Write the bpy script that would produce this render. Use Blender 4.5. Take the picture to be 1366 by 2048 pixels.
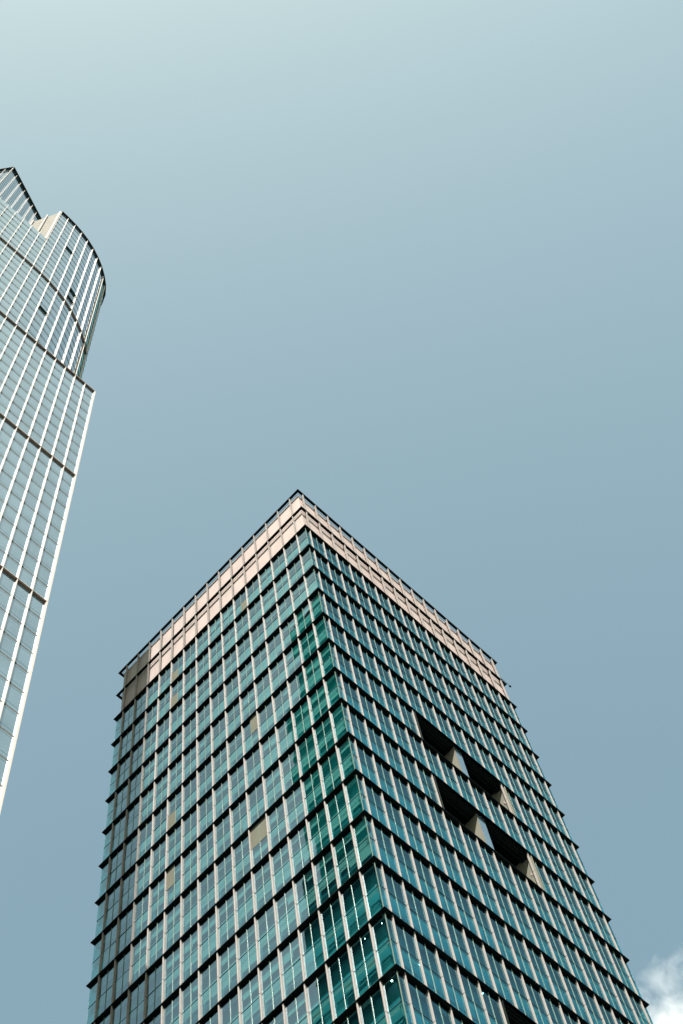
import bpy, bmesh, math, random
from mathutils import Matrix, Vector
random.seed(11)
sc = bpy.context.scene
for o in list(bpy.data.objects):
    bpy.data.objects.remove(o)

# ------------------------------------------------------------------ camera
EYE = 1.7                                   # eye height above the pavement
YAW, PITCH, ROLL = -1.0219, 2.7785, -0.2729
MROT = Matrix.Rotation(YAW, 3, 'Z') @ Matrix.Rotation(PITCH, 3, 'X') @ Matrix.Rotation(ROLL, 3, 'Z')
cam = bpy.data.cameras.new('camera')
cam.sensor_fit = 'VERTICAL'
cam.sensor_height = 36.0
cam.sensor_width = 24.0
cam.lens = 2949.4 / 2048 * 36
cam.clip_start = 0.1
cam.clip_end = 20000
camo = bpy.data.objects.new('camera', cam)
sc.collection.objects.link(camo)
camo.matrix_world = Matrix.Translation((0, 0, EYE)) @ MROT.to_4x4()
sc.camera = camo

# ------------------------------------------------------------------ sky and sun
SUN_EL, SUN_AZ = math.radians(52.3), math.radians(-143.7)    # azimuth from +x, anticlockwise
sun_dir = Vector((math.cos(SUN_EL) * math.cos(SUN_AZ), math.cos(SUN_EL) * math.sin(SUN_AZ), math.sin(SUN_EL)))
world = bpy.data.worlds.new('World')
sc.world = world
world.use_nodes = True
nt = world.node_tree
bg = nt.nodes['Background']
sky = nt.nodes.new('ShaderNodeTexSky')
sky.sky_type = 'NISHITA'
sky.sun_disc = False
sky.sun_elevation = SUN_EL
sky.sun_rotation = math.pi / 2 - SUN_AZ      # Blender measures it clockwise from +y
sky.altitude = 0
sky.air_density = 1.0
sky.dust_density = 2.4
sky.ozone_density = 0.0
tint = nt.nodes.new('ShaderNodeMix')
tint.data_type = 'RGBA'
tint.blend_type = 'MULTIPLY'
tint.inputs[0].default_value = 1.0
tint.inputs[7].default_value = (0.94, 1.005, 0.725, 1)
nt.links.new(sky.outputs[0], tint.inputs[6])
nt.links.new(tint.outputs[2], bg.inputs[0])
bg.inputs[1].default_value = 0.07
sun = bpy.data.lights.new('sun', 'SUN')
sun.energy = 5.0
sun.angle = math.radians(0.5)
sun.color = (1.0, 0.93, 0.85)
suno = bpy.data.objects.new('sun', sun)
sc.collection.objects.link(suno)
suno.rotation_euler = (-sun_dir).to_track_quat('-Z', 'Y').to_euler()
sc.view_settings.view_transform = 'Standard'
sc.view_settings.look = 'None'
sc.view_settings.exposure = 2.06
sc.view_settings.gamma = 1.0
sc.view_settings.use_curve_mapping = False
sc.cycles.transparent_max_bounces = 16
sc.cycles.max_bounces = 8

# ------------------------------------------------------------------ helpers
class MB:
    """collects shapes for one mesh object"""
    def __init__(s):
        s.v, s.f, s.m = [], [], []
    def poly(s, pts, m=0, out=None):
        pts = [Vector(p) for p in pts]
        if out is not None:
            n = (pts[1] - pts[0]).cross(pts[2] - pts[0])
            if n.dot(Vector(out)) < 0:
                pts.reverse()
        b = len(s.v)
        s.v += pts
        s.f.append(list(range(b, b + len(pts))))
        s.m.append(m)
    def hexa(s, c, m=0):
        """c: bottom four corners in order, then the top four"""
        ctr = sum((Vector(p) for p in c), Vector()) / 8
        for q in ((0, 1, 2, 3), (4, 5, 6, 7), (0, 1, 5, 4), (1, 2, 6, 5), (2, 3, 7, 6), (3, 0, 4, 7)):
            p = [Vector(c[i]) for i in q]
            s.poly(p, m, sum(p, Vector()) / 4 - ctr)
    def prism(s, base, vec, m=0):
        """planar outline swept along vec (base must be star-shaped enough for n-gons)"""
        vec = Vector(vec)
        base = [Vector(p) for p in base]
        ctr = sum(base, Vector()) / len(base)
        n = len(base)
        area = Vector()
        for i in range(n):
            area += (base[i] - ctr).cross(base[(i + 1) % n] - ctr)
        if area.dot(vec) > 0:
            base.reverse()
        b = len(s.v)
        s.v += base + [p + vec for p in base]
        s.f.append(list(range(b, b + n)))
        s.f.append([b + n + i for i in reversed(range(n))])
        s.m += [m, m]
        for i in range(n):
            j = (i + 1) % n
            s.f.append([b + j, b + i, b + n + i, b + n + j])
            s.m.append(m)
    def build(s, name, mats, parent=None, smooth=False, **props):
        me = bpy.data.meshes.new(name)
        me.from_pydata([tuple(p) for p in s.v], [], s.f)
        if not isinstance(mats, (list, tuple)):
            mats = [mats]
        for mt in mats:
            me.materials.append(mt)
        me.polygons.foreach_set('material_index', s.m)
        me.update()
        o = bpy.data.objects.new(name, me)
        sc.collection.objects.link(o)
        if parent is not None:
            o.parent = parent
            # meshes are written in world coordinates: undo the parent chain
            p, off = parent, Vector()
            while p is not None:
                off += p.location
                p = p.parent
            if off.length > 0:
                me.transform(Matrix.Translation(-off))
        for k, v in props.items():
            o[k] = v
        return o

def empty(name, loc, label, cat):
    o = bpy.data.objects.new(name, None)
    sc.collection.objects.link(o)
    o.location = loc
    o['label'] = label
    o['category'] = cat
    return o

def screen(P):
    q = MROT.transposed() @ (Vector(P) - Vector((0, 0, EYE)))
    if q.z > -1:
        return None
    return (683 + 2949.4 * q.x / -q.z, 1024 - 2949.4 * q.y / -q.z)

def seen_area(pts):
    """area in the picture (0 when its centre is outside the frame)"""
    s = [screen(p) for p in pts]
    if None in s:
        return 0
    cx = sum(a[0] for a in s) / len(s)
    cy = sum(a[1] for a in s) / len(s)
    if not (-5 < cx < 1371 and -5 < cy < 2053):
        return 0
    return abs(sum(s[i][0] * s[(i + 1) % len(s)][1] - s[(i + 1) % len(s)][0] * s[i][1] for i in range(len(s)))) / 2

# ------------------------------------------------------------------ materials
def mat_new(name):
    m = bpy.data.materials.new(name)
    m.use_nodes = True
    n = m.node_tree
    n.nodes.clear()
    out = n.nodes.new('ShaderNodeOutputMaterial')
    return m, n, out

def paint(name, col, rough=0.5, metal=0.0, var=0.08, scale=0.8, stretch=(1, 1, 0.25), spec=0.5):
    """weathered coating: broad and fine colour variation, streaked downwards"""
    m, n, out = mat_new(name)
    p = n.nodes.new('ShaderNodeBsdfPrincipled')
    p.inputs['Roughness'].default_value = rough
    p.inputs['Metallic'].default_value = metal
    p.inputs['Specular IOR Level'].default_value = spec
    tc = n.nodes.new('ShaderNodeTexCoord')
    mp = n.nodes.new('ShaderNodeMapping')
    mp.inputs['Scale'].default_value = stretch
    n.links.new(tc.outputs['Object'], mp.inputs[0])
    ns = n.nodes.new('ShaderNodeTexNoise')
    ns.inputs['Scale'].default_value = scale
    ns.inputs['Detail'].default_value = 6
    n.links.new(mp.outputs[0], ns.inputs[0])
    cr = n.nodes.new('ShaderNodeValToRGB')
    cr.color_ramp.elements[0].position = 0.3
    cr.color_ramp.elements[1].position = 0.7
    cr.color_ramp.elements[0].color = [c * (1 - var) for c in col] + [1]
    cr.color_ramp.elements[1].color = [min(1, c * (1 + var)) for c in col] + [1]
    n.links.new(ns.outputs[0], cr.inputs[0])
    n.links.new(cr.outputs[0], p.inputs['Base Color'])
    n.links.new(p.outputs[0], out.inputs[0])
    return m

def wavy(n, strength, scale=0.35):
    tc = n.nodes.new('ShaderNodeTexCoord')
    ns = n.nodes.new('ShaderNodeTexNoise')
    ns.inputs['Scale'].default_value = scale
    ns.inputs['Detail'].default_value = 1.5
    n.links.new(tc.outputs['Object'], ns.inputs[0])
    b = n.nodes.new('ShaderNodeBump')
    b.inputs['Strength'].default_value = 1.0
    b.inputs['Distance'].default_value = strength
    n.links.new(ns.outputs[0], b.inputs['Height'])
    return b

def glass(name, thru, gloss, ior, bump, boost=1.0, base=0.0):
    """reflective coated glass over whatever stands behind it"""
    m, n, out = mat_new(name)
    b = wavy(n, bump)
    fr = n.nodes.new('ShaderNodeFresnel')
    fr.inputs[0].default_value = ior
    n.links.new(b.outputs[0], fr.inputs['Normal'])
    mm = n.nodes.new('ShaderNodeMath')
    mm.operation = 'MULTIPLY_ADD'
    mm.use_clamp = True
    mm.inputs[1].default_value = boost
    mm.inputs[2].default_value = base
    n.links.new(fr.outputs[0], mm.inputs[0])
    tr = n.nodes.new('ShaderNodeBsdfTransparent')
    tr.inputs[0].default_value = thru + (1,)
    gl = n.nodes.new('ShaderNodeBsdfGlossy')
    gl.inputs['Color'].default_value = gloss + (1,)
    gl.inputs['Roughness'].default_value = 0.015
    n.links.new(b.outputs[0], gl.inputs['Normal'])
    mx = n.nodes.new('ShaderNodeMixShader')
    n.links.new(mm.outputs[0], mx.inputs[0])
    n.links.new(tr.outputs[0], mx.inputs[1])
    n.links.new(gl.outputs[0], mx.inputs[2])
    n.links.new(mx.outputs[0], out.inputs[0])
    return m

def mirror_glass(name, body, gloss, ior, bump, boost=1.0, base=0.0, var=0.06):
    """opaque backed glass cladding, pane-to-pane variation in its body colour"""
    m, n, out = mat_new(name)
    b = wavy(n, bump)
    fr = n.nodes.new('ShaderNodeFresnel')
    fr.inputs[0].default_value = ior
    mm = n.nodes.new('ShaderNodeMath')
    mm.operation = 'MULTIPLY_ADD'
    mm.use_clamp = True
    mm.inputs[1].default_value = boost
    mm.inputs[2].default_value = base
    n.links.new(fr.outputs[0], mm.inputs[0])
    tc = n.nodes.new('ShaderNodeTexCoord')
    ns = n.nodes.new('ShaderNodeTexNoise')
    ns.inputs['Scale'].default_value = 0.3
    n.links.new(tc.outputs['Object'], ns.inputs[0])
    cr = n.nodes.new('ShaderNodeValToRGB')
    cr.color_ramp.elements[0].position = 0.35
    cr.color_ramp.elements[1].position = 0.65
    cr.color_ramp.elements[0].color = [c * (1 - var * 3) for c in body] + [1]
    cr.color_ramp.elements[1].color = [c * (1 + var * 3) for c in body] + [1]
    n.links.new(ns.outputs[0], cr.inputs[0])
    df = n.nodes.new('ShaderNodeBsdfDiffuse')
    n.links.new(cr.outputs[0], df.inputs[0])
    gl = n.nodes.new('ShaderNodeBsdfGlossy')
    gl.inputs['Color'].default_value = gloss + (1,)
    gl.inputs['Roughness'].default_value = 0.03
    n.links.new(b.outputs[0], gl.inputs['Normal'])
    mx = n.nodes.new('ShaderNodeMixShader')
    n.links.new(mm.outputs[0], mx.inputs[0])
    n.links.new(df.outputs[0], mx.inputs[1])
    n.links.new(gl.outputs[0], mx.inputs[2])
    n.links.new(mx.outputs[0], out.inputs[0])
    return m

M_LEDGE = paint('black_metal', (0.002, 0.0055, 0.005), 0.6, var=0.15, spec=0.05)
M_FIN = paint('grooved_aluminium', (0.150, 0.140, 0.134), 0.5, metal=0.0, var=0.04, scale=1.5, spec=0.04)
M_MULL = paint('pale_mullion', (0.085, 0.115, 0.095), 0.4, var=0.05, spec=0.04)
M_TRANS = paint('dark_transom', (0.02, 0.04, 0.045), 0.5, var=0.05, spec=0.04)
M_BODY = paint('dim_interior', (0.08, 0.18, 0.24), 0.9, var=0.25, scale=0.25, stretch=(1, 1, 1))
M_BLIND = paint('sage_blind', (0.34, 0.215, 0.235), 0.8, var=0.08, scale=0.4)
M_SPAN = paint('floor_edge', (0.30, 0.195, 0.22), 0.8, var=0.10, scale=0.5)
M_BEIGE = paint('beige_board', (0.074, 0.078, 0.062), 0.8, var=0.08, spec=0.04)
M_PINK = paint('rose_panel', (0.240, 0.204, 0.194), 0.6, var=0.09, scale=0.5, stretch=(1, 1, 0.4), spec=0.04)
M_RAIL = paint('pale_rail', (0.30, 0.29, 0.27), 0.5, var=0.05, spec=0.04)
M_CABLE = paint('rust_cable', (0.16, 0.10, 0.08), 0.7, var=0.3, scale=3, spec=0.04)
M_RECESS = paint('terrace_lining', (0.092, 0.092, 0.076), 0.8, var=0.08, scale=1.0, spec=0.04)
M_SHADE = paint('terrace_shade', (0.0015, 0.0035, 0.0035), 0.9, var=0.1, spec=0.0)  # near-black paint for the shade inside the terraces
M_FRAME = paint('bronze_frame', (0.02, 0.05, 0.042), 0.4, var=0.08, spec=0.04)
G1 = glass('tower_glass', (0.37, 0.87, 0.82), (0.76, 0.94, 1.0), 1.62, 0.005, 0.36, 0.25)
G1R = glass('tower_glass_low_reflection', (0.15, 0.66, 0.70), (0.46, 0.84, 0.96), 1.62, 0.005, 0.34, 0.15)  # same glass; the right face's weaker sky reflection is put into its colours
M_WHITE = paint('white_fin', (0.31, 0.288, 0.268), 0.45, var=0.03, scale=0.6, spec=0.04)
M_SOFFIT = paint('ledge_underside', (0.22, 0.17, 0.13), 0.6, var=0.05, spec=0.04)
M_DARK = paint('dark_band_and_rim', (0.008, 0.016, 0.016), 0.7, var=0.1, spec=0.2)  # roof rims; also the painted reflection band under the ledges
M_LINE = paint('joint_line', (0.05, 0.09, 0.10), 0.5, var=0.1, spec=0.04)
M_LOUV = paint('louvre_metal', (0.105, 0.103, 0.085), 0.6, var=0.06, spec=0.04)
G2 = mirror_glass('skyscraper_glass', (0.05, 0.080, 0.095), (0.88, 0.94, 0.99), 2.1, 0.006, 1.0, 0.20)
G2E = mirror_glass('green_side_glass', (0.004, 0.13, 0.085), (0.06, 0.80, 0.58), 1.6, 0.006, 1.0, 0.40, 0.15)
G2D = mirror_glass('dark_side_glass', (0.004, 0.05, 0.05), (0.2, 0.6, 0.6), 1.4, 0.006, 1.0, 0.0, 0.15)
G2S = mirror_glass('edge_glass', (0.03, 0.09, 0.08), (0.50, 0.78, 0.80), 1.7, 0.006, 0.9, 0.2, 0.10)
M_ROOF = paint('roof_gravel', (0.25, 0.24, 0.22), 0.95, var=0.15, scale=3, stretch=(1, 1, 1))

# ================================================================== OFFICE TOWER (dark frame, black ledges)
TX, TY, TZ = 63.70, 45.65, 220.99 + EYE         # corner of the top ledge
WX, WY = 46.31, 43.11                            # widths of its two visible faces
STOREY = 8.0                                     # two floors between ledges
GI = 0.365                                        # glass set back from the ledge edge
NL = 27
tower = empty('office_tower', (TX + WX / 2, TY + WY / 2, 0), 'dark teal glass office tower gridded by black ledges and pale fins, rose band on top', 'office tower')
lev = lambda k: TZ - STOREY * k
def LP(u, i, z): return Vector((TX + i, TY + u, z))      # face turned to the street (normal -x)
def RP(u, i, z): return Vector((TX + u, TY + i, z))      # face turned to -y
FACES = [dict(P=LP, n=Vector((-1, 0, 0)), W=WY, start=2.13, pitch=2.78, nf=15, far=WX),
         dict(P=RP, n=Vector((0, -1, 0)), W=WX, start=1.22, pitch=2.73, nf=17, far=WY)]
for F in FACES:
    F['fins'] = [F['start'] + F['pitch'] * k for k in range(F['nf'])]
TERR = [(5, 11, 7), (5, 11, 9), (5, 11, 14)]      # fin from, fin to, upper level (right-hand face)

def bx(mb, F, u0, u1, i0, i1, z0, z1, m=0):
    P = F['P']
    mb.hexa([P(u0, i0, z0), P(u1, i0, z0), P(u1, i1, z0), P(u0, i1, z0), P(u0, i0, z1), P(u1, i0, z1), P(u1, i1, z1), P(u0, i1, z1)], m)

# body
b = MB()
x0, y0, x1, y1 = TX + 1.25, TY + 1.25, TX + WX - 1.25, TY + WY - 1.25
zt = lev(2) - 0.1
tx0, tx1, tdep = FACES[1]['fins'][5] - 0.2, FACES[1]['fins'][11] + 0.6, 2.5
def slab(z0, z1):
    b.hexa([(x0, y0, z0), (x1, y0, z0), (x1, y1, z0), (x0, y1, z0), (x0, y0, z1), (x1, y0, z1), (x1, y1, z1), (x0, y1, z1)])
cuts = []
zc = 0.0
for (fa, fb, k) in sorted(TERR, key=lambda t: -t[2]):
    slab(zc, lev(k + 1) - 0.05)
    za, zb = lev(k + 1) - 0.05, lev(k)
    X0, X1, YB = TX + tx0, TX + tx1, TY + tdep + 0.3
    for (a0, a1, c0, c1) in ((x0, X0, y0, y1), (X1, x1, y0, y1), (X0, X1, YB, y1)):
        b.hexa([(a0, c0, za), (a1, c0, za), (a1, c1, za), (a0, c1, za), (a0, c0, zb), (a1, c0, zb), (a1, c1, zb), (a0, c1, zb)])
    zc = zb
slab(zc, zt)
b.build('core', M_BODY, tower)

# glazing cells
def cells():
    for fi, F in enumerate(FACES):
        edges = [GI] + F['fins'] + [F['W'] - GI]
        for k in range(2, NL):
            for c in range(len(edges) - 1):
                if fi == 1 and any(t[2] == k and t[0] + 1 <= c <= t[1] for t in TERR):
                    continue
                u0 = edges[c] + (0.08 if c > 0 else 0.0)
                u1 = edges[c + 1] - (0.08 if c < len(edges) - 2 else 0.0)
                yield fi, k, c, u0, u1, len(edges) - 1
allc = list(cells())
def cell_area(t):
    fi, k, c, u0, u1, n = t
    P = FACES[fi]['P']
    return seen_area([P(u0, GI, lev(k)), P(u1, GI, lev(k)), P(u1, GI, lev(k + 1)), P(u0, GI, lev(k + 1))])
ranked = sorted(allc, key=cell_area, reverse=True)
big = set((t[0], t[1], t[2]) for t in ranked[:100])
# boards standing in for panes: (face, level, cell) -> (pane column, pane row)
BO = {(0, 10, 5): ((0, 1), (1, 1)), (0, 9, 10): ((1, 1),), (0, 7, 10): ((1, 0),), (0, 7, 5): ((0, 1),),
      (0, 2, 10): ((1, 0),), (0, 3, 10): ((1, 0),), (0, 2, 5): ((0, 0),)}
def cell_parts(t, g, fr, bl, bd):
    fi, k, c, u0, u1, n = t
    F = FACES[fi]
    P = F['P']
    zb, ztp = lev(k + 1) + 0.02, lev(k) - 0.10
    zm = (lev(k) + lev(k + 1)) / 2
    full = (u1 - u0) > 2.0
    cols = [(u0, (u0 + u1) / 2), ((u0 + u1) / 2, u1)] if full else [(u0, u1)]
    rows = [(zb, zm), (zm, ztp)]
    rnd = random.Random(fi * 7919 + k * 131 + c * 17)
    for ci, (a, e) in enumerate(cols):
        for ri, (q0, q1) in enumerate(rows):
            if (ci, ri) in BO.get((fi, k, c), ()):
                bx(bd, F, a, e, GI - 0.02, GI + 0.03, q0, q1)
                continue
            t1, t2 = rnd.gauss(0, 0.0025), rnd.gauss(0, 0.0025)     # panes are never quite in one plane
            w, h = e - a, q1 - q0
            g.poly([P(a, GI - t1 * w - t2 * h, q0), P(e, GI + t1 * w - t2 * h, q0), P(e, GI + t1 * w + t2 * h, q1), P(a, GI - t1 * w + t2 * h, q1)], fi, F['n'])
    # floor edge and roller blinds behind the glass
    for ri, (q0, q1) in enumerate(rows):
        j = GI + 0.42
        sph = (0.35 if k >= 13 and c <= 3 else 1.15) if fi == 0 else 0.45  # cut short low at the corner to darken the reflection there
        bl.poly([P(u0, j, q0), P(u1, j, q0), P(u1, j, q0 + sph), P(u0, j, q0 + sph)], 1, F['n'])
        h0 = rnd.choice([0.9, 1.1, 1.3, 1.3, 1.5, 1.9]) * (0.2 if k >= 13 and c <= 3 else 1) if fi == 0 else rnd.choice([0.1, 0.1, 0.1, 0.3, 0.6])
        for ci, (a, e) in enumerate(cols):
            h = h0 if rnd.random() < 0.85 else h0 + rnd.uniform(0.0, 0.9)
            bl.poly([P(a, j - 0.12, q1 - h), P(e, j - 0.12, q1 - h), P(e, j - 0.12, q1), P(a, j - 0.12, q1)], 0, F['n'])
    # frame: transom line, mullion
    bx(fr, F, u0, u1, GI - 0.03, GI + 0.05, zm - 0.025, zm + 0.025, 1)
    if full and not {(0, 0), (0, 1), (1, 0), (1, 1)} <= set(BO.get((fi, k, c), ())):
        um = (u0 + u1) / 2
        bx(fr, F, um - 0.02, um + 0.02, GI - 0.05, GI + 0.04, zb, ztp - 0.35, 0)

rest = [MB(), MB(), MB()]
for t in allc:
    key = (t[0], t[1], t[2])
    if key in big:
        g, fr, bl, bd = MB(), MB(), MB(), MB()
        cell_parts(t, g, fr, bl, bd)
        w = g.build('window', [G1, G1R], tower)
        fr.build('window_frame', [M_MULL, M_TRANS], w)
        bl.build('blind', [M_BLIND, M_SPAN], w)
        if bd.v:
            bd.build('board', M_BEIGE, w, label='blank beige board filling part of the window')
    else:
        bd = MB()
        cell_parts(t, rest[0], rest[1], rest[2], bd)
        if bd.v:
            bd.build('board', M_BEIGE, tower, label='blank beige board filling part of a window')
rest[0].build('window', [G1, G1R], tower, kind='stuff')
rest[1].build('window_frame', [M_MULL, M_TRANS], tower, kind='stuff')
rest[2].build('blind', [M_BLIND, M_SPAN], tower, kind='stuff')

# plain glazing on the two far faces
g = MB()
zlo, zhi = 0.0, lev(2) - 0.1
g.poly([(TX + WX - GI, TY + GI, zlo), (TX + WX - GI, TY + WY - GI, zlo), (TX + WX - GI, TY + WY - GI, zhi), (TX + WX - GI, TY + GI, zhi)], 0, (1, 0, 0))
g.poly([(TX + GI, TY + WY - GI, zlo), (TX + WX - GI, TY + WY - GI, zlo), (TX + WX - GI, TY + WY - GI, zhi), (TX + GI, TY + WY - GI, zhi)], 0, (0, 1, 0))
g.build('glazing', G1, tower)

# pale trim where the glass meets at the corner
b = MB()
for k in range(2, NL):
    c0 = GI - 0.035
    b.hexa([LP(c0, c0, lev(k + 1) + 0.01), LP(c0, c0 + 0.07, lev(k + 1) + 0.01), LP(c0 + 0.07, c0 + 0.07, lev(k + 1) + 0.01), LP(c0 + 0.07, c0, lev(k + 1) + 0.01),
            LP(c0, c0, lev(k) - 0.4), LP(c0, c0 + 0.07, lev(k) - 0.4), LP(c0 + 0.07, c0 + 0.07, lev(k) - 0.4), LP(c0 + 0.07, c0, lev(k) - 0.4)])
b.build('corner_trim', M_MULL, tower)

# ledges: one mitred ring for each level
def ring(mb, x0, y0, x1, y1, d, z0, z1, m=0):
    o = [(x0, y0), (x1, y0), (x1, y1), (x0, y1)]
    i = [(x0 + d, y0 + d), (x1 - d, y0 + d), (x1 - d, y1 - d), (x0 + d, y1 - d)]
    for q in range(4):
        r = (q + 1) % 4
        p = [o[q], o[r], i[r], i[q]]
        mb.hexa([(a, c, z0) for a, c in p] + [(a, c, z1) for a, c in p], m)
for k in range(0, NL + 1):
    b = MB()
    d = 0.43 if k < 2 else 1.3
    ring(b, TX, TY, TX + WX, TY + WY, d, lev(k) - 0.07, lev(k))
    b.build('ledge', M_LEDGE, tower)

# fins: straight blades whose inner half flares into the ledges (rounded window corners)
def fin(F, u, skip=()):
    P = F['P']
    mb = MB()
    for k in range(0, NL):
        if k in skip:
            if mb.v:
                mb.build('fin', [M_FIN, M_LEDGE], tower)
                mb = MB()
            continue
        z1, z0 = lev(k) - 0.07, lev(k + 1) + 0.012
        zm = (lev(k) + lev(k + 1)) / 2
        hw = 0.065 if F is FACES[1] else 0.075
        fo = 0.06 if F is FACES[1] else 0.02
        if k < 2:
            bx(mb, F, u - 0.08, u + 0.08, 0.08, 0.34, z0, z1)
            continue
        # front blade in two lengths with a joint at mid height
        for a, e in ((z0, zm - 0.03), (zm + 0.03, z1)):
            c = [P(u - hw, GI + 0.02, a), P(u - hw, 0.13 + fo, a), P(u - hw + 0.03, 0.10 + fo, a), P(u + hw - 0.03, 0.10 + fo, a), P(u + hw, 0.13 + fo, a), P(u + hw, GI + 0.02, a)]
            mb.prism(c, (0, 0, e - a))
        bx(mb, F, u - hw + 0.015, u + hw - 0.015, 0.19, GI, zm - 0.03, zm + 0.03, 1)
        r, rz, n = 0.22, 0.30, 6
        prof = []
        for s_, top in ((-1, False), (1, False), (1, True), (-1, True)):
            for q in range(n + 1):
                a = q / n * math.pi / 2
                du, dz = r * (1 - math.sin(a)), rz * (1 - math.cos(a))
                prof.append((s_, top, q, du, dz))
        def pt(s_, top, du, dz):
            return P(u + s_ * (hw + du), 0.24, (z1 - dz) if top else (z0 + dz))
        for s_ in (-1, 1):
            for top in (False, True):
                pts = [P(u + s_ * (hw - 0.02), 0.24, z1 if top else z0)]
                for q in range(n + 1):
                    a = q / n * math.pi / 2
                    pts.append(pt(s_, top, r * (1 - math.sin(a)), rz * (1 - math.cos(a))))
                pts.append(P(u + s_ * (hw - 0.02), 0.24, (z1 - rz) if top else (z0 + rz)))
                inw = (P(u, 1, 0) - P(u, 0, 0)) * (GI + 0.02 - 0.24)
                mb.prism(pts, inw, 1 if top else 0)  # upper flares painted black for the shade under the ledge
    mb.build('fin', [M_FIN, M_LEDGE], tower)
for fi, F in enumerate(FACES):
    for q, u in enumerate(F['fins']):
        fin(F, u, [t[2] for t in TERR if fi == 1 and t[0] < q < t[1]])

# crown: two open storeys with rose panels set back behind the grid
b = MB()
x0, y0, x1, y1 = TX + 0.80, TY + 0.80, TX + WX - 0.80, TY + WY - 0.80
zc1 = lev(0) - 0.25
b.hexa([(x0, y0, lev(2) - 0.12), (x1, y0, lev(2) - 0.12), (x1, y1, lev(2) - 0.12), (x0, y1, lev(2) - 0.12), (x0, y0, zc1), (x1, y0, zc1), (x1, y1, zc1), (x0, y1, zc1)])
b.build('crown_wall', M_LEDGE, tower)
for fi, F in enumerate(FACES):
    edges = [0.73] + F['fins'] + [F['W'] - 0.73]
    for k in (0, 1):
        for c in range(len(edges) - 1):
            mb = MB()
            top = zc1 + 0.05 if k == 0 else lev(1) + 0.0
            bot = lev(1) + 0.03 if k == 0 else lev(2) + 0.02
            bx(mb, F, edges[c] + (0.01 if c else 0), edges[c + 1] - 0.02, 0.72 + 0.004 * (c % 3), 0.795, bot, top)
            mb.build('crown_panel', M_PINK, tower)
    for q, u in enumerate(F['fins']):
        mb = MB()
        z = lev(2) + 0.1
        while z < lev(0) - 1.2:
            s = 0.03 if int(z * 2) % 3 else 0.07
            bx(mb, F, u + 0.32 - s, u + 0.32 + s, 0.60 - s, 0.60 + s, z, z + 0.62)
            z += 0.63
        for k in (0, 1):
            bx(mb, F, u + 0.16, u + 0.36, 0.45, 0.70, lev(k) - 0.62, lev(k) - 0.5)
        mb.build('cable', M_CABLE, tower)
for k in (0, 1):
    for d, zz, mt in ((0.56, 0.10, M_LEDGE),):
        mb = MB()
        ring(mb, TX + d, TY + d, TX + WX - d, TY + WY - d, 0.035, lev(k) - zz - 0.06, lev(k) - zz)
        mb.build('rail', mt, tower)
mb = MB()
mb.hexa([(x0, y0, zc1), (x1, y0, zc1), (x1, y1, zc1), (x0, y1, zc1), (x0, y0, zc1 + .04), (x1, y0, zc1 + .04), (x1, y1, zc1 + .04), (x0, y1, zc1 + .04)])
mb.build('roof', M_ROOF, tower)

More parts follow.
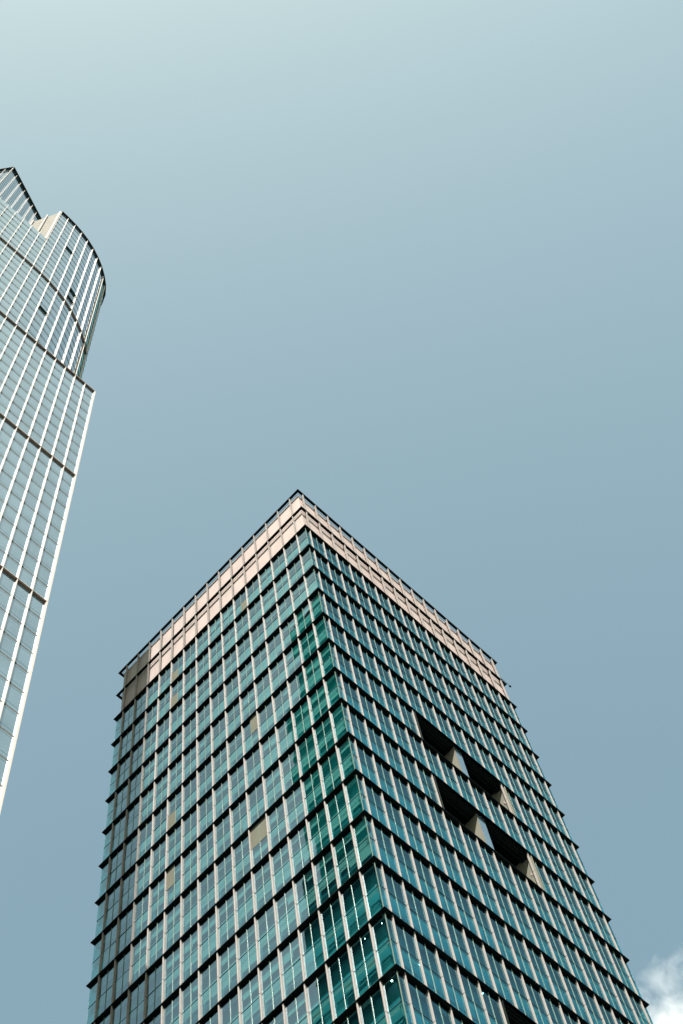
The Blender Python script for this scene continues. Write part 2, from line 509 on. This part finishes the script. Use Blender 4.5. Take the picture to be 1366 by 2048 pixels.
# recessed terraces with stepped surrounds
F = FACES[1]
for ti, (fa, fb, k) in enumerate(TERR):
    ua, ub = F['fins'][fa] + 0.16, F['fins'][fb] + 0.35
    z1, z0 = lev(k) - 0.07, lev(k + 1) + 0.0
    mb = MB()
    D = tdep
    # stepped surround, rounded at its top corners
    def outline(s):
        a, e, t = ua + s, ub - s * 0.55, z1 - s
        r = 0.75
        pts = [(a, z0)]
        for q in range(7):
            an = q / 6 * math.pi / 2
            pts.append((a + r * (1 - math.cos(an)), t - r * (1 - math.sin(an))))
        for q in range(7):
            an = q / 6 * math.pi / 2
            pts.append((e - r * (1 - math.sin(an)), t - r * (1 - math.cos(an))))
        pts.append((e, z0))
        return pts
    steps = [(0.0, 0.0), (0.07, GI), (0.14, GI + 0.30), (0.21, GI + 0.60), (0.28, 1.5)]
    fr = MB()
    for q in range(len(steps) - 1):
        s, i0 = steps[q]
        s2, i1 = steps[q + 1]
        o0, o1 = outline(s), outline(s2)
        for v in range(len(o0) - 1):
            a, e = o0[v], o0[v + 1]
            a2, e2 = o1[v], o1[v + 1]
            fr.poly([F['P'](a[0], i0, a[1]), F['P'](e[0], i0, e[1]), F['P'](e[0], i1, e[1]), F['P'](a[0], i1, a[1])], 2 if v > 12 else 1)  # right-hand steps painted beige as sunlit, the others black
            fr.poly([F['P'](a[0], i1, a[1]), F['P'](e[0], i1, e[1]), F['P'](e2[0], i1, e2[1]), F['P'](a2[0], i1, a2[1])], 0)
    tr = empty('terrace', (0, 0, 0), '', '')
    del tr['label'], tr['category']
    tr.parent = tower
    tr.location = Vector(F['P'](ua, 0, z0)) - tower.location
    fr.build('terrace_surround', [M_FRAME, M_LEDGE, M_RECESS], tr)
    s = 0.28
    a, e, t = ua + s, ub - s * 0.55, z1 - s
    inn = MB()
    P = F['P']
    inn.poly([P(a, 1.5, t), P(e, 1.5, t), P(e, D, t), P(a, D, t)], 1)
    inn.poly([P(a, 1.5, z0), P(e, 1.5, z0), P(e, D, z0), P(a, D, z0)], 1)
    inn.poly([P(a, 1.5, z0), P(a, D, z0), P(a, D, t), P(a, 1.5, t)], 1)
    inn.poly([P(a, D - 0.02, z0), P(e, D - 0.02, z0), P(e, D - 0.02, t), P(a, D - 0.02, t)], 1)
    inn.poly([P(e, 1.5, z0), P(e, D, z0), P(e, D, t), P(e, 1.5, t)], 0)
    inn.build('terrace_wall', [M_RECESS, M_SHADE], tr)
    pm = MB()
    um = F['fins'][fa + 3] - 0.42
    bx(pm, F, um, um + 1.25, GI + 0.06, D - 0.1, z0, t + 0.3)
    pier = pm.build('pier', M_RECESS, tr)
    pg = MB()
    pg.poly([P(um - 0.01, GI + 0.05, z0), P(um + 1.26, GI + 0.05, z0), P(um + 1.26, GI + 0.05, t + 0.3), P(um - 0.01, GI + 0.05, t + 0.3)], 0, F['n'])
    pg.build('glass_front', G2, pier)

# small ceiling lamps seen through the lowest glass
ml, nl_, ol = mat_new('lamp_glow')
em = nl_.nodes.new('ShaderNodeEmission')
em.inputs[0].default_value = (1, 0.93, 0.8, 1)
em.inputs[1].default_value = 6
nl_.links.new(em.outputs[0], ol.inputs[0])
def ball(mb, c, r):
    c = Vector(c)
    for a in range(8):
        for e in range(4):
            def p(i, j):
                th, ph = i / 8 * 2 * math.pi, j / 4 * math.pi
                return c + Vector((r * math.sin(ph) * math.cos(th), r * math.sin(ph) * math.sin(th), r * math.cos(ph)))
            q = [p(a, e), p(a + 1, e), p(a + 1, e + 1), p(a, e + 1)]
            mb.poly(q if 0 < e < 3 else ([q[0], q[2], q[3]] if e == 0 else [q[0], q[1], q[2]]))
for P, u, dz, r in ((LP, 1.31, 121.3, 0.085), (LP, 1.16, 113.55, 0.045), (LP, 3.30, 113.5, 0.04), (RP, 4.3, 116.8, 0.06), (RP, 13.2, 113.3, 0.06)):
    mb = MB()
    ball(mb, P(u, 0.72, TZ - dz + 0.9), r)
    mb.build('ceiling_lamp', ml, tower)
# thin arm with a little camera on the second ledge
mb = MB()
bx(mb, FACES[1], 45.0, 45.06, -0.05, 0.02, lev(1) + 0.0, lev(1) + 0.25)
bx(mb, FACES[1], 45.0, 47.1, -0.05, 0.0, lev(1) + 0.25, lev(1) + 0.31)
bx(mb, FACES[1], 46.9, 47.25, -0.16, 0.10, lev(1) + 0.05, lev(1) + 0.26)
mb.build('camera_arm', M_LEDGE, tower)

# ================================================================== SKYSCRAPER (white fins, curved top)
SX, SY, BAY = 26.20, 48.36, 1.680
ZA, ZB, ZC, ZT, ZP, ZR, ZS = [z + EYE for z in (194.68, 159.13, 123.53, 230.47, 255.4, 285.3, 310.5)]
FD = 0.24
scr = empty('skyscraper', (SX - 25, SY + 19, 0), 'very tall pale skyscraper with white fins, thin floor lines and a notched curved top', 'skyscraper')
FL = 3.56
NB = 30
# fin tips of the upper, rounded part, from its straight run to the bulge
CURVE = [(10.99, 48.36), (12.67, 48.42), (14.42, 48.55), (16.25, 48.80), (18.03, 49.18), (19.82, 49.72), (21.52, 50.42), (23.15, 51.25), (24.73, 52.32), (26.15, 53.55),
         (27.25, 55.0), (27.95, 56.8), (28.2, 59.0), (28.3, 62.0), (28.3, 65.0), (28.1, 68.0), (27.8, 71.0), (27.4, 74.0), (26.9, 77.0), (26.3, 80.0), (25.6, 82.6)]
STR = [(10.99 - BAY * k, 48.36) for k in range(21, 0, -1)]
SEGS = STR + CURVE
def norms(path):
    out = []
    for i in range(len(path)):
        a = path[max(0, i - 1)]
        c = path[min(len(path) - 1, i + 1)]
        d = Vector((c[0] - a[0], c[1] - a[1], 0)).normalized()
        out.append(Vector((d.y, -d.x, 0)))
    return out
def offset(path, d):
    return [(p[0] - n.x * d, p[1] - n.y * d) for p, n in zip(path, norms(path))]

def blade(mb, p, n, z0, z1, th=0.06, d=FD):
    t = Vector((-n.y, n.x, 0))
    p = Vector((p[0], p[1], 0))
    def q(a, i, z):
        v = p + t * a - n * i
        return (v.x, v.y, z)
    mb.hexa([q(-th, 0, z0), q(th, 0, z0), q(th, d, z0), q(-th, d, z0), q(-th, 0, z1), q(th, 0, z1), q(th, d, z1), q(-th, d, z1)])

def shelf(mb, path, z, i0, i1, h, m=0):
    a, c = offset(path, i0), offset(path, i1)
    for k in range(len(path) - 1):
        mb.hexa([(*a[k], z - h), (*a[k + 1], z - h), (*c[k + 1], z - h), (*c[k], z - h), (*a[k], z), (*a[k + 1], z), (*c[k + 1], z), (*c[k], z)], m)

lower = [(SX - BAY * k, SY) for k in range(NB, -1, -1)]
def is_frame(p):
    s = screen(p)
    return s is not None and -20 < s[0] < 1380 and -20 < s[1] < 2070
wins = []
def zone(path, z0, z1, gmat, skip=lambda k, z: False):
    gp = offset(path, FD)
    nf = max(1, round((z1 - z0) / FL))
    h = (z1 - z0) / nf
    for k in range(len(path) - 1):
        for f in range(nf):
            za = z0 + f * h
            if skip(k, za):
                continue
            wins.append((gp[k], gp[k + 1], za, za + h, norms(path)[k], gmat, path is lower))
zone(lower, EYE + 16.9, ZC, 0); zone(lower, ZC, ZB, 0); zone(lower, ZB, ZA, 0)
zone(SEGS, ZA, ZT, 0); zone(SEGS, ZT, ZP, 0)
zone(CURVE, ZP, ZR, 0)
vents = [(15.3, 48.9, 262.5), (18.8, 49.6, 240.5), (18.8, 49.6, 235.0), (15.4, 48.9, 213.2)]
def win_shapes(wd, g, fr, rnd):
    p, q, z0, z1, n, gm, low = wd
    far = p[1] > 52.0 and not low
    gi = (2 if p[1] < 57.5 else 1) if far else 0
    tl = rnd.gauss(0, 0.0006)
    a, c = Vector((p[0], p[1], 0)), Vector((q[0], q[1], 0))
    nn = Vector((q[1] - p[1], -(q[0] - p[0]), 0)).normalized()
    sp = z0 + 0.62
    for (u, v) in ((z0 + 0.02, sp), (sp, z1 - 0.02)):
        o = nn * tl * (v - u)
        g.poly([a + Vector((0, 0, u)) - o, c + Vector((0, 0, u)) - o, c + Vector((0, 0, v)) + o, a + Vector((0, 0, v)) + o], gi, nn)
    def bar(z, hh, pr, m):
        o = nn * pr
        i = nn * -0.03
        fr.hexa([a + i + Vector((0, 0, z)), c + i + Vector((0, 0, z)), c + o + Vector((0, 0, z)), a + o + Vector((0, 0, z)),
                 a + i + Vector((0, 0, z + hh)), c + i + Vector((0, 0, z + hh)), c + o + Vector((0, 0, z + hh)), a + o + Vector((0, 0, z + hh))], m)
    bar(sp, 0.035, 0.008, 0)
    bar(z0 - 0.02, 0.05, 0.035, 0)
    if not far:
        bar(z0 - 0.09, 0.05, 0.02, 1)
    bar(z0 - 0.42, 0.03, 0.008, 0)
    d = (c - a).normalized()
    e = a + d * 0.12
    for mb_, zz in ((fr, z0 - 0.10),):
        x = e + d * 0.13
        mb_.hexa([e + Vector((0, 0, zz)), x + Vector((0, 0, zz)), x + nn * 0.09 + Vector((0, 0, zz)), e + nn * 0.09 + Vector((0, 0, zz)),
                  e + Vector((0, 0, zz + .16)), x + Vector((0, 0, zz + .16)), x + nn * 0.09 + Vector((0, 0, zz + .16)), e + nn * 0.09 + Vector((0, 0, zz + .16))], 0)
def warea(w):
    p, q, z0, z1 = w[:4]
    return seen_area([(p[0], p[1], z0), (q[0], q[1], z0), (q[0], q[1], z1), (p[0], p[1], z1)])
order = sorted(range(len(wins)), key=lambda i: -warea(wins[i]))
bigw = set(order[:100])
ra, rb = MB(), MB()
for i, w in enumerate(wins):
    rnd = random.Random(i * 31 + 5)
    if i in bigw:
        g, fr = MB(), MB()
        win_shapes(w, g, fr, rnd)
        wo = g.build('window', [G2, G2E, G2S], scr)
        fr.build('window_frame', [M_LINE, M_SOFFIT], wo)
    else:
        win_shapes(w, ra, rb, rnd)
ra.build('window', [G2, G2E, G2S], scr, kind='stuff')
rb.build('window_frame', [M_LINE, M_SOFFIT], scr, kind='stuff')
for (vx, vy, vz) in vents:
    vz += EYE
    k = min(range(len(SEGS) - 1), key=lambda j: (0.5 * (SEGS[j][0] + SEGS[j + 1][0]) - vx) ** 2 + (0.5 * (SEGS[j][1] + SEGS[j + 1][1]) - vy) ** 2)
    a, c = [Vector((*offset(SEGS, FD)[j], 0)) for j in (k, k + 1)]
    n = norms(SEGS)[k]
    d = (c - a).normalized()
    a, c = a + d * 0.12, c - d * 0.12
    mb = MB()
    mb.hexa([a + n * .02 + Vector((0, 0, vz)), c + n * .02 + Vector((0, 0, vz)), c + n * .30 + Vector((0, 0, vz - .05)), a + n * .30 + Vector((0, 0, vz - .05)),
             a + n * .02 + Vector((0, 0, vz + 0.6)), c + n * .02 + Vector((0, 0, vz + 0.6)), c + n * .06 + Vector((0, 0, vz + 0.62)), a + n * .06 + Vector((0, 0, vz + 0.62))])
    mb.build('open_vent', M_FRAME, scr, label='dark window tilted open')

# fins
for k, p in enumerate(lower):
    mb = MB()
    last = k == len(lower) - 1
    n = Vector((0, -1, 0))
    blade(mb, p, n, EYE + 16.9, ZA - 0.06, 0.035 if not last else 0.09)
    mb.build('fin', M_WHITE, scr)
N = norms(SEGS)
for k, p in enumerate(SEGS):
    n = N[k]
    ic = k - len(STR)
    if ic > 9:
        continue
    mb = MB()
    blade(mb, p, n, ZA + 0.02, (ZR if ic >= 0 else ZP) - 0.05, 0.035)
    mb.build('fin', M_WHITE, scr)
# ledges: white edge, underside painted shade brown, its dark reflection painted against the glass
for z, path in ((ZC, lower), (ZB, lower), (ZA, lower), (ZT, SEGS[:len(STR) + 10])):
    mb = MB()
    shelf(mb, path, z, -0.02, 0.01, 0.06, 0)
    shelf(mb, path, z - 0.005, 0.01, 0.17, 0.045, 1)
    shelf(mb, path, z - 0.002, 0.17, FD + 0.2, 0.04, 2)
    mb.build('ledge', [M_WHITE, M_SOFFIT, M_DARK], scr)
mb = MB()
shelf(mb, CURVE, ZR, -0.10, 0.75, 0.10)
mb.build('roof_rim', M_DARK, scr)
# bodies
def solid(name, pts, z0, z1, mt):
    mb = MB()
    mb.prism([(x, y, z0) for x, y in pts], (0, 0, z1 - z0))
    return mb.build(name, mt, scr)
lg = offset(lower, FD + 0.06)
solid('wall', [(lower[0][0] + .06, SY + FD + .06), (SX - 0.06, SY + FD + .06), (SX + 1.2, SY + 38), (lower[0][0] + .06, SY + 38)], 0, ZA - 0.08, G2D)
ug = offset(SEGS, FD + 0.06)
solid('wall', ug + [(25.6, 86.2), (-24.2, 86.2)], ZA - 0.08, ZP - 4.0, G2E)
cg = offset(CURVE, FD + 0.06)
mb = MB()
# louvred return wall closing the curved screen on its open side
A0, A1 = Vector((10.93, 48.55, 0)), Vector((6.3, 57.3, 0))
d = (A1 - A0).normalized()
nl = Vector((d.y, -d.x, 0))
if nl.x > 0: nl = -nl
L0 = (A1 - A0).length
solid('wall', cg + [(24.5, 82.8), (9.0, 82.8), (A1.x + .7, A1.y + .3), (A0.x + .5, A0.y + .4)], ZP - 4.0, ZR - 0.06, G2E)
z = ZP - 3.5
while z < ZR - 0.35:
    a, c = A0 + Vector((0, 0, z)), A1 + Vector((0, 0, z))
    ou, hh = nl * 0.05, Vector((0, 0, 0.26))
    mb.hexa([a, c, c + ou, a + ou, a + hh, c + hh, c + ou + hh, a + ou + hh])
    z += 0.36
mb.build('louvres', M_LOUV, scr)
mb = MB()
mb.hexa([A0 - nl * .25 + Vector((0, 0, ZP - 3.8)), A1 - nl * .25 + Vector((0, 0, ZP - 3.8)), A1 - nl * .05 + Vector((0, 0, ZP - 3.8)), A0 - nl * .05 + Vector((0, 0, ZP - 3.8)),
         A0 - nl * .25 + Vector((0, 0, ZR - .05)), A1 - nl * .25 + Vector((0, 0, ZR - .05)), A1 - nl * .05 + Vector((0, 0, ZR - .05)), A0 - nl * .05 + Vector((0, 0, ZR - .05))])
mb.build('louvre_backing', M_SOFFIT, scr)
for s in (2.6, 5.4):
    mb = MB()
    c = A0 + d * s + nl * .24
    t = d * 0.09
    mb.hexa([c - t + Vector((0, 0, ZP - 3.8)), c + t + Vector((0, 0, ZP - 3.8)), c + t + nl * .2 + Vector((0, 0, ZP - 3.8)), c - t + nl * .2 + Vector((0, 0, ZP - 3.8)),
             c - t + Vector((0, 0, ZR - .3)), c + t + Vector((0, 0, ZR - .3)), c + t + nl * .2 + Vector((0, 0, ZR - .3)), c - t + nl * .2 + Vector((0, 0, ZR - .3))])
    mb.build('louvre_post', M_WHITE, scr)
mb = MB()
e0 = A0 + nl * 0.02
for (w, zz0, zz1) in ((0.16, ZP - 0.5, ZR - 0.06),):
    t = d * 0.35
    mb.hexa([e0 + Vector((0, 0, zz0)), e0 + t + Vector((0, 0, zz0)), e0 + t + nl * w + Vector((0, 0, zz0)), e0 + nl * w + Vector((0, 0, zz0)),
             e0 + Vector((0, 0, zz1)), e0 + t + Vector((0, 0, zz1)), e0 + t + nl * w + Vector((0, 0, zz1)), e0 + nl * w + Vector((0, 0, zz1))])
mb.build('screen_edge', M_WHITE, scr)
# set-back top volume
top = [(-0.90, 52.47), (22.0, 61.7), (23.2, 68.0), (22.6, 75.4), (6.0, 83.0), (-12.0, 67.0)]
solid('wall', [(p[0] * 1.0, p[1]) for p in [( -0.55, 53.1), (21.5, 62.0), (22.7, 68.0), (22.2, 75.0), (6.0, 82.4), (-11.4, 67.2)]], ZP - 4.0, ZS - 0.05, G2E)
def wall(name_g, a, c, z0, z1, nb, cat):
    a, c = Vector((*a, 0)), Vector((*c, 0))
    path = [a + (c - a) * k / nb for k in range(nb + 1)]
    dd = (c - a).normalized()
    n = Vector((dd.y, -dd.x, 0))
    nf = round((z1 - z0) / 2.0)
    h = (z1 - z0) / nf
    g, fr = MB(), MB()
    for k in range(nb):
        p, q = path[k] - n * .3, path[k + 1] - n * .3
        for f in range(nf):
            za = z0 + f * h
            g.poly([p + Vector((0, 0, za)), q + Vector((0, 0, za)), q + Vector((0, 0, za + h - .04)), p + Vector((0, 0, za + h - .04))], 0, n)
            fr.hexa([p + Vector((0, 0, za - .04)), q + Vector((0, 0, za - .04)), q + n * .03 + Vector((0, 0, za - .04)), p + n * .03 + Vector((0, 0, za - .04)),
                     p + Vector((0, 0, za)), q + Vector((0, 0, za)), q + n * .03 + Vector((0, 0, za)), p + n * .03 + Vector((0, 0, za))])
    w = g.build('glazing', name_g, scr)
    fr.build('glazing_bars', M_LINE, w)
    for k in range(nb + 1):
        mb = MB()
        blade(mb, path[k], n, z0, z1 - .25, 0.022, 0.15)
        mb.build('fin', M_WHITE, scr)
    mb = MB()
    shelf(mb, [(path[0].x, path[0].y), (path[-1].x, path[-1].y)], z1, -0.16, 0.75, 0.10)
    mb.build('roof_rim', M_DARK, scr)
wall(G2, top[0], top[1], ZP - 3.0, ZS, 15, '')
wall(G2, top[5], top[0], ZP - 3.0, ZS, 11, '')

# ================================================================== ground and cloud
def sheet(name, pts, z, mt):
    mb = MB()
    mb.poly([(x, y, z) for x, y in pts], 0, (0, 0, 1))
    o = mb.build(name, mt)
    o['kind'] = 'structure'
    return o
M_ASPH = paint('asphalt', (0.05, 0.05, 0.052), 0.9, var=0.2, scale=2, stretch=(1, 1, 1))
M_PAVE = paint('paving', (0.09, 0.088, 0.085), 0.85, var=0.15, scale=1.5, stretch=(1, 1, 1))
sheet('ground', [(-6000, -6000), (6000, -6000), (6000, 6000), (-6000, 6000)], -0.13, M_ASPH)
mb = MB()
for (a0, c0, a1, c1) in ((-60, -12, 40, 100), (56, 10, 140, 110)):
    mb.hexa([(a0, c0, -0.12), (a1, c0, -0.12), (a1, c1, -0.12), (a0, c1, -0.12), (a0, c0, -0.001), (a1, c0, -0.001), (a1, c1, -0.001), (a0, c1, -0.001)])
o = mb.build('pavement', M_PAVE)
o['kind'] = 'structure'

# a small ragged cumulus far behind the office tower
def cloud(centre, half):
    bm = bmesh.new()
    bmesh.ops.create_icosphere(bm, subdivisions=4, radius=1.0)
    me = bpy.data.meshes.new('cloud')
    for v in bm.verts:
        v.co = Vector((v.co.x * half[0], v.co.y * half[1], v.co.z * half[2]))
    bm.to_mesh(me)
    bm.free()
    o = bpy.data.objects.new('cloud', me)
    sc.collection.objects.link(o)
    o.location = centre
    o['kind'] = 'structure'
    m, n, out = mat_new('cloud_vapour')
    L = n.links.new
    tc = n.nodes.new('ShaderNodeTexCoord')
    mp = n.nodes.new('ShaderNodeMapping')
    mp.inputs['Scale'].default_value = (1 / half[0], 1 / half[1], 1 / half[2])
    L(tc.outputs['Object'], mp.inputs[0])
    ln = n.nodes.new('ShaderNodeVectorMath')
    ln.operation = 'LENGTH'
    L(mp.outputs[0], ln.inputs[0])
    ns = n.nodes.new('ShaderNodeTexNoise')
    ns.inputs['Scale'].default_value = 0.028
    ns.inputs['Detail'].default_value = 5
    ns.inputs['Roughness'].default_value = 0.62
    ns.inputs['Distortion'].default_value = 0.8
    L(tc.outputs['Object'], ns.inputs[0])
    a = n.nodes.new('ShaderNodeMath')          # noise - radius * k
    a.operation = 'MULTIPLY_ADD'
    a.inputs[1].default_value = -0.40
    L(ln.outputs['Value'], a.inputs[0])
    L(ns.outputs[0], a.inputs[2])
    b = n.nodes.new('ShaderNodeMapRange')
    b.inputs['From Min'].default_value = 0.21
    b.inputs['From Max'].default_value = 0.55
    b.inputs['To Min'].default_value = 0.0
    b.inputs['To Max'].default_value = 0.015
    L(a.outputs[0], b.inputs['Value'])
    v = n.nodes.new('ShaderNodeVolumePrincipled')
    v.inputs['Color'].default_value = (0.97, 0.98, 1.0, 1)
    v.inputs['Anisotropy'].default_value = 0.2
    L(b.outputs[0], v.inputs['Density'])
    L(v.outputs[0], out.inputs['Volume'])
    me.materials.append(m)
    return o
cloud((1024.1, 391.8, 1165.2 + EYE), (75, 85, 105))
